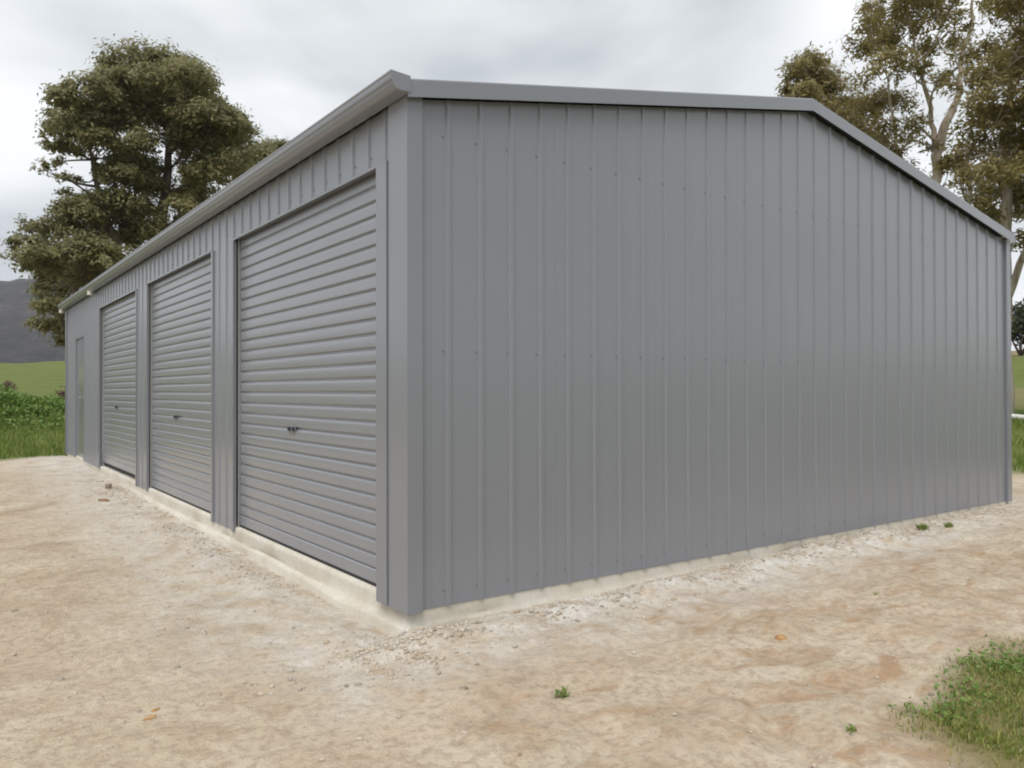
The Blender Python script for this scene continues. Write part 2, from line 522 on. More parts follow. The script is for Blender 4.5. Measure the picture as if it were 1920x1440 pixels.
def profile(a, b, off):
    pts = {round(a, 5): None, round(b, 5): None}
    k0, k1 = int(math.floor((a - off) / PITCH)) - 1, int(math.ceil((b - off) / PITCH)) + 1
    allp = []
    for k in range(k0, k1 + 1):
        allp += [(off + k * PITCH + ds, h) for ds, h in RIB]
    def hh(s):
        for (s0, h0), (s1, h1) in zip(allp, allp[1:]):
            if s0 <= s <= s1:
                return h0 + (h1 - h0) * (s - s0) / max(s1 - s0, 1e-9)
        return 0.0
    inner = [(s, h) for s, h in allp if a + 1e-4 < s < b - 1e-4]
    return [(a, hh(a))] + inner + [(b, hh(b))]

def sheet_geo(mb, a, b, off, zb, zt, place, th=0.0012, extra=()):
    pr = profile(a, b, off)
    for e in extra:
        if a + 1e-3 < e < b - 1e-3:
            pr = sorted(pr + [(e, profile(e, e + .01, off)[0][1])])
    n = len(pr)
    v = []
    for s, h in pr:
        v += [place(s, h, zb(s)), place(s, h, zt(s)), place(s, h - th, zb(s)), place(s, h - th, zt(s))]
    f = []
    for i in range(n - 1):
        a0, b0 = 4 * i, 4 * (i + 1)
        f += [(a0, b0, b0 + 1, a0 + 1), (a0 + 2, a0 + 3, b0 + 3, b0 + 2), (a0, a0 + 2, b0 + 2, b0), (a0 + 1, b0 + 1, b0 + 3, a0 + 3)]
    f += [(0, 1, 3, 2), (4 * n - 4, 4 * n - 2, 4 * n - 1, 4 * n - 3)]
    mb.add(v, f)

def clad(total, off, place, zt, openings=(), extra=()):
    """one object per cover-width sheet, cut round the openings"""
    s = off - PITCH / 2
    while s - 4 * PITCH > 0: s -= 4 * PITCH
    s -= 4 * PITCH
    while s < total:
        a, b = max(s, 0.0) + 0.0003, min(s + 4 * PITCH, total) - 0.0003
        s += 4 * PITCH
        if b - a < 0.02: continue
        mb = MB()
        cuts = sorted({a, b} | {c for o in openings for c in o[:2] if a < c < b})
        for c0, c1 in zip(cuts, cuts[1:]):
            mid = (c0 + c1) / 2
            op = [o for o in openings if o[0] < mid < o[1]]
            zb = (lambda q, z=op[0][2]: z) if op else (lambda q: 0.0)
            sheet_geo(mb, c0, c1, off, zb, zt, place, extra=extra)
        mb.build('wall_sheet', M_CLAD, shed)
P_GAB = lambda s, h, z: (s, -0.004 - h, z)
P_FRO = lambda s, h, z: (-0.004 - h, s, z)
P_RIG = lambda s, h, z: (WID + 0.004 + h, s, z)
P_BAC = lambda s, h, z: (s, LEN + 0.004 + h, z)
clad(WID, 0.21, P_GAB, lambda s: 2.409 + roof_z(s), extra=(WID / 2,))
clad(WID, 0.21, P_BAC, lambda s: 2.409 + roof_z(s), extra=(WID / 2,))
clad(LEN, 0.235, P_FRO, lambda s: 2.426, [(a, b, HEAD) for a, b in DOORS] + [(ACC[0], ACC[1], ACC[2])])
clad(LEN, 0.235, P_RIG, lambda s: 2.455)

# corner flashings (folded angle over the end ribs)
def corner(sx, sy, lx, ly):
    """sx, sy: -1/+1 side of the building"""
    cx, cy = (0 if sx < 0 else WID), (0 if sy < 0 else LEN)
    o = 0.0265
    t = 0.0012
    # outer outline of the angle then back along its inner side
    pts = [(lx, 0.006), (lx, o), (-o, o), (-o, -ly), (-0.006, -ly), (-0.006, -ly + t), (-o + t, -ly + t), (-o + t, o - t), (lx - t, o - t), (lx - t, 0.006)]
    def fn(z):
        return lambda p: (cx - sx * p[0], cy + sy * p[1], z)
    mb = MB()
    mb.extrude(pts, fn(-0.006), fn(2.43))
    mb.build('corner_flashing', M_TRIM, shed)
corner(-1, -1, 0.055, 0.165)
corner(1, -1, 0.055, 0.12)
corner(-1, 1, 0.055, 0.12)
corner(1, 1, 0.055, 0.12)

# roof sheets
for side in (0, 1):
    off = 0.12
    s = off - PITCH / 2
    while s < LEN - 0.03:
        a, b = max(s, -0.02), min(s + 4 * PITCH, LEN + 0.02)
        s += 4 * PITCH
        def pl(q, h, x, side=side):
            return (x if side == 0 else WID - x, q, 2.466 + SLOPE * x + h)
        mb = MB()
        sheet_geo(mb, a + .0003, b - .0003, off, lambda q: -0.075, lambda q: WID / 2 - 0.004, pl)
        mb.build('roof_sheet', M_ROOF, shed)
mb = MB()
for sg in (-1, 1):
    mb.add([(WID / 2, y, 2.466 + SLOPE * WID / 2 + 0.024 + dz) for y in (-.05, LEN + .05) for dz in (0, .0015)] +
           [(WID / 2 + sg * 0.16, y, 2.466 + SLOPE * (WID / 2 - 0.16) + 0.021 + dz) for y in (-.05, LEN + .05) for dz in (0, .0015)],
           [(0, 2, 6, 4), (1, 5, 7, 3), (4, 6, 7, 5), (0, 4, 5, 1), (2, 3, 7, 6)])
mb.build('ridge_cap', M_TRIM, shed)

# barge flashings along both gables
for gy, sg in ((0, -1), (LEN, 1)):
    for side in (0, 1):
        y0, y1, t = gy + sg * 0.062, gy - sg * 0.12, 0.0013
        def pl(x, dz, y):
            return (x if side == 0 else WID - x, y, 2.492 + SLOPE * x + dz)
        mb = MB()
        #  outline in (y, dz): drip lip, face, top return
        pts = [(y0 - sg * 0.0013, -0.089), (y0, -0.089), (y0, -0.010), (y0 - sg * 0.004, -0.003), (y0 - sg * 0.012, 0.0), (y1, 0.0), (y1, -t), (y0 - sg * 0.012, -t), (y0 - sg * t, -0.012), (y0 - sg * t, -0.086)]
        mb.extrude(pts, lambda p: pl(-0.042, p[1], p[0]), lambda p: pl(WID / 2 - 0.0004, p[1], p[0]))
        o = mb.build('barge_flashing', M_TRIM, shed)

# gutters
GPROF = [(-0.030, 2.492), (-0.030, 2.421), (-0.034, 2.417), (-0.090, 2.417), (-0.104, 2.420), (-0.114, 2.428), (-0.120, 2.440), (-0.123, 2.452), (-0.130, 2.456), (-0.133, 2.462), (-0.133, 2.484),
         (-0.137, 2.488), (-0.137, 2.495), (-0.132, 2.498), (-0.124, 2.497), (-0.122, 2.490), (-0.128, 2.486), (-0.1305, 2.483), (-0.1305, 2.463), (-0.121, 2.456), (-0.118, 2.443), (-0.112, 2.430), (-0.102, 2.4225), (-0.090, 2.4195), (-0.0335, 2.4195), (-0.0325, 2.492)]
for side in (0,):
    mp = (lambda y: (lambda p: (p[0], y, p[1]))) if side == 0 else (lambda y: (lambda p: (WID - p[0], y, p[1])))
    mb = MB()
    mb.extrude(GPROF, mp(-0.065), mp(LEN + 0.065))
    g = mb.build('gutter', M_TRIM, shed)
    smooth_by_angle(g, 28)
    for ye in (-0.0655, LEN + 0.0655):
        mb = MB()
        cap = GPROF[:13] + [(-0.132, 2.499)]
        sg = -1 if ye < 0 else 1
        mb.extrude(cap, mp(ye), mp(ye + sg * 0.003))
        mb.build('end_cap', M_TRIM, g)
    if side == 0:
        for yo in (8.93, 12.0):
            mb = MB()
            mb.tube([(-0.085, yo, 2.4165), (-0.085, yo, 2.40), (-0.085, yo, 2.362)], [0.042, 0.037, 0.037], 14)
            mb.build('downpipe_outlet', M_WHITE, g, False)

# roller doors
def slat_mesh(length):
    z = [(0.0, 0.012), (0.005, 0.0125), (0.0095, 0.0115), (0.0110, 0.004), (0.0125, 0.0012), (0.0155, 0.0), (0.027, -0.0006), (0.042, -0.0008), (0.057, -0.0006), (0.064, 0.0), (0.0690, 0.0016), (0.072, 0.0048), (0.0745, 0.0112), (0.076, 0.012)]
    mb = MB()
    prof = [(x, zz) for zz, x in z] + [(x + 0.0015, zz) for zz, x in reversed(z)]
    mb.extrude(prof, lambda p: (p[0], 0, p[1]), lambda p: (p[0], length, p[1]))
    return mb
XD = 0.034
for k, (a, b) in enumerate(DOORS):
    lift = 0.045 if k == 2 else 0.0
    mb = MB()
    mb.tube([(0.22, a + 0.02, 2.30), (0.22, b - 0.02, 2.30)], [0.13, 0.13], 20)
    rd = mb.build('roller_door', M_DOOR, shed)
    first = None
    z = 0.113 + lift
    while z < 2.20:
        if first is None:
            o = slat_mesh(b - a - 0.036).build('slat', M_DOOR, rd)
            smooth_by_angle(o, 16)
            first = o
        else:
            o = link(first.copy(), rd)
        o.location = (XD, a + 0.018, z)
        z += 0.076
    mb = MB()
    mb.extrude([(-0.001, 0.046), (0.012, 0.046), (0.012, 0.117), (0.004, 0.117), (-0.001, 0.110)],
               lambda p: (XD + p[0], a + 0.02, p[1] + lift), lambda p: (XD + p[0], b - 0.02, p[1] + lift))
    mb.build('bottom_rail', M_DOOR, rd)
    mb = MB()
    mb.box((XD - 0.004, a + 0.02, 0.031 + lift), (XD + 0.014, b - 0.02, 0.0459 + lift))
    mb.build('rubber_seal', M_RUBBER, rd)
    for s in (0, 1):
        mb = MB()
        y0, y1 = (a + 0.010, a + 0.024) if s == 0 else (b - 0.024, b - 0.010)
        mb.box((XD - 0.018, y0, 0.031), (XD - 0.0145, y1, 2.2))
        mb.box((XD + 0.0145, y0, 0.031), (XD + 0.018, y1, 2.2))
        yb = y0 if s == 0 else y1 - 0.003
        mb.box((XD - 0.0144, yb, 0.031), (XD + 0.0144, yb + 0.003, 2.2))
        mb.build('door_guide', M_GUIDE, rd)
    # lift handle and lock
    hy, hz = (1.60, 4.60, 7.64)[k], 0.797 + lift
    mb = MB()
    mb.box((XD - 0.0085, hy - 0.058, hz - 0.020), (XD - 0.0005, hy + 0.058, hz + 0.020))
    h = mb.build('lock_plate', M_DOOR, rd, bevel=0.003)
    for dy in (-0.037, 0.034):
        mb = MB()
        mb.box((XD - 0.019, hy + dy - 0.017, hz - 0.013), (XD - 0.0082, hy + dy + 0.017, hz + 0.013))
        mb.build('handle', M_BLACK, rd, bevel=0.003)
    # jamb and head flashings
    T = 0.0015
    for s in (0, 1):
        y, dr = (a, -1) if s == 0 else (b, 1)
        wdt = 0.112 if (k == 0 and s == 0) else 0.045
        xf = -0.0335 if (k == 0 and s == 0) else -0.0175
        pts = [(-0.004, dr * wdt), (xf, dr * wdt), (xf, 0.0), (0.008, 0.0), (0.008, dr * T), (xf + T, dr * T), (xf + T, dr * (wdt - T)), (-0.004, dr * (wdt - T))]
        mb = MB()
        mb.extrude(pts, lambda p: (p[0], y + p[1], -0.004), lambda p: (p[0], y + p[1], HEAD - 0.0005))
        mb.build('jamb_flashing', M_TRIM, shed)
    pts = [(-0.004, 0.014), (-0.0165, 0.014), (-0.0165, 0.0), (-0.006, 0.0), (-0.006, T), (-0.0165 + T, T), (-0.0165 + T, 0.014 - T), (-0.004, 0.014 - T)]
    mb = MB()
    mb.extrude(pts, lambda p: (p[0], a - 0.003, HEAD + p[1]), lambda p: (p[0], b + 0.003, HEAD + p[1]))
    mb.build('head_flashing', M_TRIM, shed)

# access door
a, b, zt = ACC
mb = MB()
mb.box((0.014, a + 0.042, 0.04), (0.048, b - 0.042, zt - 0.042))
ad = mb.build('access_door', M_ACCESS, shed, bevel=0.002)
mb = MB()
mb.box((-0.010, a, 0.0), (0.06, a + 0.04, zt)); mb.box((-0.010, b - 0.04, 0.0), (0.06, b, zt))
mb.box((-0.0095, a + 0.0401, zt - 0.04), (0.06, b - 0.0401, zt))
mb.build('door_frame', M_TRIM, ad)
mb = MB()
mb.tube([(0.0138, 10.24, 0.945), (0.004, 10.24, 0.945)], [0.027, 0.025], 16)
mb.tube([(0.006, 10.24, 0.945), (-0.03, 10.24, 0.945), (-0.037, 10.25, 0.945), (-0.038, 10.34, 0.943)], [0.010, 0.010, 0.010, 0.008], 8)
mb.build('handle', M_CHROME, ad)

# screws: tiny hexagonal heads, one joined part per row
def screw_row(pts, axis):
    mb = MB()
    for p in pts:
        d = Vector((0, -1, 0)) if axis == 'y' else Vector((-1, 0, 0))
        p = Vector(p)
        mb.tube([p + d * -0.001, p + d * 0.0012, p + d * 0.0014, p + d * 0.0055], [0.005, 0.005, 0.0036, 0.0034], 6)
    o = mb.build('screw_row', M_SCREW, shed)
    o['kind'] = 'stuff'
for z in (0.075, 1.228, 2.267):
    screw_row([(0.21 + PITCH * i - 0.029, -0.004, z) for i in range(33) if z < 2.3], 'y')
fr = [0.235 + PITCH * i - 0.03 for i in range(62)]
def in_door(y, m=0.07): return any(a - m < y < b + m for a, b in DOORS + [ACC[:2]])
for z in (0.075, 1.228):
    screw_row([(-0.004, y, z) for y in fr if y > 0.25 and not in_door(y)], 'x')
screw_row([(-0.004, y, 2.222) for y in fr if y > 0.33], 'x')

# slab: perimeter ring with a rounded arris and a rough ledge, plus its floor
def slab():
    prof = [(0.30, 0.030), (0.022, 0.030), (0.009, 0.026), (0.002, 0.016), (0.0, 0.0), (0.0, -0.050), (-0.006, -0.072), (-0.026, -0.082), (-0.034, -0.094), (-0.040, -0.30)]   # (inset, z)
    rng = np.random.default_rng(8)
    v, f, ring = [], [], []
    loop = []
    c = [(0, 0), (WID, 0), (WID, LEN), (0, LEN)]
    dirs = [(1, 1), (-1, 1), (-1, -1), (1, -1)]
    for i in range(4):
        p, q = np.array(c[i], float), np.array(c[(i + 1) % 4], float)
        n = int(np.linalg.norm(q - p) / 0.06)
        ins = np.array([(0, 1), (-1, 0), (0, -1), (1, 0)][i], float)
        loop.append((p, np.array(dirs[i], float)))
        for k in range(1, n):
            loop.append((p + (q - p) * k / n, ins))
    m = len(prof)
    for j, (p, ins) in enumerate(loop):
        for i, (o, z) in enumerate(prof):
            x, y = p + ins * o
            jit = 0 if z > -0.02 else 1
            nz = float(fbm(np.array(x * 3 + y * 3), np.array(z * 9 + y), 3, 61)) if jit else 0
            lowf = 0.35 if p[1] < 0.01 and j > 0 and abs(ins[1]) == 1 and ins[0] == 0 else 1.0
            if z < -0.06: x, y = p + ins * (o * lowf + 0.05 * nz)
            v.append((x, y, z + (0.035 * nz if z < -0.06 else 0)))
    n = len(loop)
    for j in range(n):
        for i in range(m - 1):
            f.append((j * m + i, ((j + 1) % n) * m + i, ((j + 1) % n) * m + i + 1, j * m + i + 1))
    f.append(tuple(j * m for j in range(n)))
    o = mesh_py('concrete_slab', v, f, M_CONC, shed)
    fix_normals(o)
    smooth_by_angle(o, 50)
slab()

# ------------------------------------------------------------------ trees
def gum(name, label, base, bearing, puffs, leaf_mat, bark_mat, trunk_pts, trunk_rad, dens, leaf, seed, group=None, back=0.5, extra=0, limbs=1.0, swell=1.0, far=20, gaps=(0.5, -0.23)):
    rng = np.random.default_rng(seed)
    zb = float(terrain(base[0], base[1], False)) - 0.15
    root = tag(empty(name, (base[0], base[1], zb)), label, 'tree', group)
    br = math.radians(bearing)
    fwd, lat = np.array([math.sin(br), math.cos(br), 0]), np.array([math.cos(br), -math.sin(br), 0])
    loc = lambda a, d, h: lat * a + fwd * d + np.array([0, 0, h - zb])
    puffs = [(a, d, h, r * swell) for a, d, h, r in puffs]
    P = [(loc(a, d, h), r) for a, d, h, r in puffs]
    dm = max(abs(d) for _, d, _, _ in puffs) + 0.5
    for a, d, h, r in puffs:
        if rng.random() < back:
            d2 = (-1 if d > 0 else 1) * rng.uniform(.4, 1.0) * dm
            P.append((loc(a + rng.normal(0, .12), d2, h + (d2 - d) * 0.045 * h - abs(rng.normal(0, .15))), r * rng.uniform(.7, 1.0)) if far < 30 else (loc(a + rng.normal(0, .12), d2, h + (d2 - d) * 0.027 * h - abs(rng.normal(0, .15))), r * rng.uniform(.7, 1.0)))
    for _ in range(extra):
        i = rng.integers(len(puffs)); a, d, h, r = puffs[i]
        P.append((loc(a + rng.uniform(0.8, 2.2), d + rng.normal(0, .8), h + rng.normal(0, .5)), r * rng.uniform(.8, 1.2)))
    # trunk and limbs
    T = [loc(*p) for p in trunk_pts[0]]
    T[0] = np.array([T[0][0], T[0][1], 0.0])
    mb = MB()
    stems = []
    for tp, tr in zip(trunk_pts, trunk_rad):
        pts = [loc(*p) for p in tp]
        if tp is trunk_pts[0]: pts[0] = np.array([pts[0][0], pts[0][1], 0.0])
        dense = []; rad = []
        for i in range(len(pts) - 1):
            for t in np.linspace(0, 1, 5)[:-1]:
                dense.append(pts[i] * (1 - t) + pts[i + 1] * t + rng.normal(0, .03, 3) * (1 if i + t > 0 else 0))
                rad.append(tr[i] * (1 - t) + tr[i + 1] * t)
        dense.append(pts[-1]); rad.append(tr[-1])
        mb.tube(dense, rad, 9)
        stems += list(zip(dense[2:], rad[2:]))
    SP = np.array([s[0] for s in stems])
    for c, r in P:
        if rng.random() > limbs: continue
        w = np.linalg.norm(SP - c, axis=1) + 0.8 * np.maximum(0, SP[:, 2] - c[2] + 0.4 * r)
        j = int(np.argmin(w)); s, sr = stems[j]
        L = np.linalg.norm(c - s)
        mid = (s + c) / 2 + np.array([0, 0, -0.06 * L]) + rng.normal(0, .06 * L, 3)
        r0 = min(sr * 0.6, 0.022 * L + 0.02)
        q = [s * (1 - t) ** 2 + 2 * mid * t * (1 - t) + c * t * t for t in np.linspace(0, 1, 6)]
        mb.tube(q, list(np.linspace(r0, 0.012, 6)), 6)
        for _ in range(3):
            e = c + rng.normal(0, 1, 3) * r * 0.55
            mb.tube([q[3], (q[4] + e) / 2 + rng.normal(0, .05, 3), e], [r0 * .4, .012, .006], 4)
    mb.build('trunk', bark_mat, root, True)
    # leaves: small sprays gathered into tufts over each puff
    C0, ON = [], []
    for c, r in P:
        nt = max(6, int(26 * (r / 0.7) ** 2))
        dirs = rng.normal(0, 1, (nt, 3)); dirs /= np.linalg.norm(dirs, axis=1)[:, None]
        dirs[:, 2] = np.where(dirs[:, 2] < -0.35, -dirs[:, 2] * 0.6, dirs[:, 2])
        rr = r * rng.uniform(0.3, 1.0, nt) ** 0.45
        tc = c + dirs * rr[:, None] * np.array([1.08, 1.08, 0.82])
        nl = max(4, int(dens * r * r / nt))
        q = np.repeat(tc, nl, 0)
        sg = 0.13 * r + 0.06
        q = q + rng.normal(0, 1, q.shape) * np.array([sg, sg, sg * 0.7])
        C0.append(q)
        ON.append((q - c) / r)
    Cc = np.concatenate(C0); ON = np.concatenate(ON)
    gap = fbm(Cc @ lat / gaps[0] + Cc @ fwd * 0.25, Cc[:, 2] / gaps[0], 3, seed + 100) > gaps[1] + rng.normal(0, .03, len(Cc))
    Cc, ON = Cc[gap], ON[gap]
    n = len(Cc)
    nn = ON * 0.9 + np.array([0, 0, 0.75]) + rng.normal(0, 0.5, (n, 3))
    ax = np.cross(nn, rng.normal(0, 1, (n, 3)) + np.array([0, 0, 0.3])); ax /= np.linalg.norm(ax, axis=1)[:, None]
    sd = np.cross(ax, nn); sd /= np.linalg.norm(sd, axis=1)[:, None]
    ll = leaf[0] * rng.uniform(.6, 1.3, n)[:, None]; lw = leaf[1] * rng.uniform(.7, 1.3, n)[:, None]
    v = np.stack([Cc - ax * ll * .5, Cc + sd * lw * .5 - ax * ll * 0.05, Cc + ax * ll * .5, Cc - sd * lw * .5 - ax * ll * 0.05], 1).reshape(-1, 3)
    f = np.arange(4 * n).reshape(n, 4)
    mesh_np('crown', v, f, leaf_mat, root)
    return root

# GUM: base (5.32,30.95) bearing 11.75
GUM_PUFFS = [(-0.73, 1.59, 14.45, 1.16), (0.39, 1.6, 14.69, 1.01), (1.18, 0.08, 13.77, 0.92), (-1.41, -1.11, 12.63, 0.86), (-0.47, -2.32, 12.45, 0.8), (0.66, -0.61, 12.8, 0.96), (1.66, -0.48, 12.78, 0.82), (-2.9, -2.36, 11.39, 0.69), (-2.05, -2.35, 11.77, 0.82), (-3.59, 2.6, 12.33, 0.53), (-2.53, 0.79, 11.91, 0.76), (-1.4, -1.38, 11.32, 1.01), (-0.4, -0.34, 11.93, 0.95), (0.62, 2.47, 13.03, 1.16), (1.68, 2.07, 12.82, 1.16), (2.57, 1.79, 12.92, 0.84), (2.82, -0.56, 11.43, 0.87), (2.2, -0.04, 11.2, 1.1), (1.25, 0.92, 11.57, 0.94), (2.95, -2.28, 11.32, 0.54), (-3.14, 0.29, 11.19, 0.62), (-2.3, -1.19, 10.79, 0.72), (-1.83, 1.97, 11.64, 0.66), (2.45, -2.27, 9.91, 0.87), (1.94, 0.93, 10.31, 0.95), (3.2, 1.92, 10.63, 0.7), (-3.24, -1.42, 10.07, 0.43), (-3.69, 2.06, 10.27, 0.39), (-3.09, 1.94, 10.86, 0.44), (-2.97, -2.5, 8.71, 0.19), (-1.24, 1.08, 10.65, 0.65), (-0.52, -2.59, 10.18, 0.59), (-1.01, 0.02, 9.69, 0.85), (-0.17, -0.33, 9.84, 0.64), (-1.57, -1.54, 9.38, 0.4), (-0.54, -0.91, 8.95, 0.75), (0.19, 1.59, 9.65, 0.54), (-1.86, -0.95, 8.19, 0.65), (-0.92, -1.82, 7.97, 0.84), (-2.54, 1.03, 8.17, 0.77), (-0.11, -0.27, 8.12, 0.47), (-1.51, 1.55, 7.82, 0.92), (-2.55, -1.38, 6.88, 0.64), (-3.08, -0.94, 8.48, 0.18), (-4.45, 1.56, 7.47, 0.51), (-3.64, 0.04, 7.25, 0.53), (-3.05, 0.03, 6.99, 0.66), (-4.52, -1.37, 6.34, 0.31), (-3.92, -2.52, 6.29, 0.26), (-3.78, 2.25, 6.52, 0.78), (-2.31, -2.15, 5.94, 0.89), (-1.58, 1.79, 7.04, 0.88), (-3.96, -0.69, 5.64, 0.6), (-3.4, 2.35, 5.68, 0.92), (-2.06, -0.52, 5.39, 0.94), (-3.93, 2.27, 5.08, 0.56), (-3.36, 0.29, 4.33, 0.62), (-3.83, -1.35, 3.42, 0.35), (-3.58, 1.26, 3.63, 0.47), (-3.08, 0.91, 3.02, 0.51), (1.01, 0.96, 8.92, 0.62), (1.58, -0.19, 9.05, 0.65), (0.18, -1.45, 7.29, 0.62), (-0.5, 0.73, 7.42, 0.78), (-2.33, -2.04, 10.5, 0.47)]
# BACK: base (12.88,38.16) bearing 19.50
BACK_PUFFS = [(-0.41, 0.58, 13.95, 0.74), (0.41, 0.41, 14.17, 0.52), (-1.07, -0.37, 13.12, 0.84), (1.12, 0.9, 13.65, 0.76), (-0.0, -0.92, 12.49, 1.11), (-1.2, -0.33, 12.0, 1.0), (1.68, 0.89, 12.67, 0.99)]
# BUSHY: base (19.35,10.01) bearing 57.79
BUSHY_PUFFS = [(-0.67, -0.36, 10.4, 0.47), (-0.55, 0.64, 10.16, 0.68), (-0.88, 0.34, 9.46, 0.51), (0.05, 1.32, 10.2, 0.59), (0.2, 1.48, 9.47, 0.69), (0.85, 0.67, 9.17, 0.47), (-1.17, 0.93, 10.1, 0.26), (-0.24, -1.04, 8.54, 0.6), (0.63, 0.64, 8.48, 0.57), (1.22, 1.04, 7.89, 0.54), (0.04, -0.3, 8.12, 0.61)]
# PALE: base (17.06,5.92) bearing 63.92
PALE_PUFFS = [(-1.03, 0.19, 9.94, 0.49), (-0.56, -0.07, 9.98, 0.53), (-0.1, 1.65, 10.27, 0.54), (-1.24, -0.66, 9.08, 0.42), (-0.67, -0.35, 9.14, 0.47), (-0.94, -1.8, 8.05, 0.47), (-0.43, -0.29, 8.37, 0.37), (-0.1, 0.47, 9.08, 0.43), (-1.36, 1.57, 8.5, 0.41), (-0.86, 1.53, 8.26, 0.46), (-1.12, -0.62, 7.01, 0.35), (-0.57, 1.76, 7.44, 0.3), (0.36, -1.12, 8.98, 0.3), (0.62, 1.16, 9.46, 0.31), (-0.31, -1.23, 9.91, 0.54), (0.22, -0.34, 10.43, 0.61), (-0.73, -1.54, 10.11, 0.47), (0.8, 1.29, 10.77, 0.52), (-1.32, 1.18, 10.69, 0.3), (0.09, -1.3, 7.8, 0.23), (-0.98, 0.1, 6.68, 0.33), (-0.34, -0.87, 7.06, 0.22), (-0.08, -0.03, 6.64, 0.2), (-0.7, 0.19, 6.28, 0.31), (-0.39, -1.42, 5.61, 0.23)]
# DENSE: base (14.72,3.81) bearing 66.69
DENSE_PUFFS = [(0.06, 1.31, 7.91, 0.49), (0.39, -0.8, 6.82, 0.49), (-0.14, -0.19, 6.8, 0.41), (0.27, -1.59, 5.96, 0.52), (0.53, -1.79, 6.95, 0.33), (0.05, -1.1, 5.79, 0.45), (0.47, -0.57, 5.57, 0.49), (-0.24, 1.54, 6.01, 0.36), (0.14, 1.4, 5.58, 0.45), (0.48, -0.07, 4.88, 0.41), (-0.49, -0.16, 5.41, 0.27), (-0.14, 0.6, 4.89, 0.3), (0.42, 1.29, 4.64, 0.29), (0.52, -0.59, 3.78, 0.22), (0.97, -0.36, 7.04, 0.59), (1.09, 0.34, 6.44, 0.61), (1.02, 0.85, 5.66, 0.63), (1.14, 0.0, 4.53, 0.5), (0.32, 0.69, 8.78, 0.36), (0.77, 0.71, 8.73, 0.53), (1.12, -1.78, 7.05, 0.54), (0.02, -1.26, 4.22, 0.19), (-0.4, -1.03, 4.91, 0.2)]

gum('gum_tree', 'large spreading gum tree with dense rounded olive crown beyond the far end of the shed', (5.32, 30.95), 11.75, GUM_PUFFS, M_GUMLEAF, M_BARKD,
    [[(0.3, 0, 0), (0.2, 0, 3.0), (0.1, 0, 5.2), (0.2, 0.1, 7.5), (0.5, 0.1, 10.0), (0.5, 0, 12.6)], [(0.1, 0, 5.0), (-1.2, -0.3, 6.4), (-1.9, -0.6, 8.4), (-2.3, -0.7, 10.4)],
     [(0.15, 0, 6.6), (1.2, 0.5, 8.6), (1.9, 0.6, 10.4), (2.3, 0.4, 11.6)], [(0.1, 0, 4.6), (-1.6, 0.2, 5.1), (-3.0, 0.2, 5.6), (-4.0, 0, 6.4)]],
    [[.42, .36, .32, .25, .16, .07], [.2, .16, .11, .06], [.2, .15, .1, .06], [.16, .12, .08, .04]], 2300, (0.21, 0.075), 1, None, 0.5, 0, 1.0, 1.12, 35, (0.45, -0.24))
gum('gum_tree', 'smaller gum tree whose rounded top just clears the roof beside the large spreading gum', (12.88, 38.16), 19.5, BACK_PUFFS + [(0, 0, 10.5, 1.3), (-0.8, .5, 9.5, 1.2), (.9, -.4, 9.3, 1.2), (.2, .3, 8.0, 1.1), (1.5, .4, 11.0, 1.1), (-1.6, -.3, 10.6, 1.0)], M_GUMLEAF, M_BARKD,
    [[(0, 0, 0), (0.1, 0, 6), (0, 0, 10), (0, 0, 13)]], [[.3, .24, .16, .05]], 1800, (0.22, 0.08), 2, None, 0.5, 0, 1.0, 1.05, 44)
gum('gum_tree', 'bushy olive brown gum tree peeking over the ridge of the shed roof', (19.35, 10.01), 57.79, BUSHY_PUFFS, M_GUMLEAF2, M_BARKP,
    [[(0.3, 0, 0), (0.2, 0, 4), (0.3, 0.2, 7.0), (-0.3, 0.2, 9.6)]], [[.2, .16, .1, .03]], 3000, (0.17, 0.05), 3, None, 0.6, 0, 1.0, 1.25)
gum('gum_tree', 'tall open gum tree with forked pale smooth trunk behind the shed roof', (17.06, 5.92), 63.92, PALE_PUFFS, M_GUMLEAF2, M_BARKP,
    [[(0.05, 0, 0), (0.0, 0, 3.2), (0.04, 0, 5.6), (0.05, 0, 6.5), (0.22, 0, 7.15), (0.45, 0.1, 7.75), (0.58, 0.2, 8.6), (0.75, 0.2, 9.6), (0.8, 0.2, 10.6)],
     [(0.05, 0, 6.45), (-0.02, 0.1, 7.3), (-0.12, 0.1, 8.0), (-0.35, 0, 8.9), (-0.5, 0, 9.8)], [(0.0, 0, 5.2), (-0.55, 0.2, 6.1), (-0.85, 0.2, 7.2), (-0.95, 0, 8.6)]],
    [[.17, .145, .12, .115, .10, .075, .06, .04, .015], [.065, .06, .05, .035, .015], [.06, .05, .04, .015]], 2500, (0.15, 0.042), 4, None, 0.35, 0, 1.0, 1.22)
gum('gum_tree', 'thick leafy gum tree with several pale stems towering over the low end of the roof', (14.72, 3.81), 66.69, DENSE_PUFFS, M_GUMLEAF2, M_BARKP,
    [[(0.3, 0, 0), (0.3, 0, 2.5), (0.35, 0, 4.4), (0.4, 0.1, 6.2), (0.5, 0.2, 8.2)], [(0.3, 0, 2.2), (-0.25, -0.2, 4.0), (-0.3, -0.2, 5.2), (-0.2, -0.1, 6.6)], [(0.3, 0, 2.6), (0.8, -0.2, 4.2), (1.0, 0, 6.2)]],
    [[.14, .12, .1, .07, .02], [.055, .05, .04, .015], [.07, .06, .02]], 2900, (0.14, 0.042), 5, None, 0.45, 16, 1.0, 1.2)

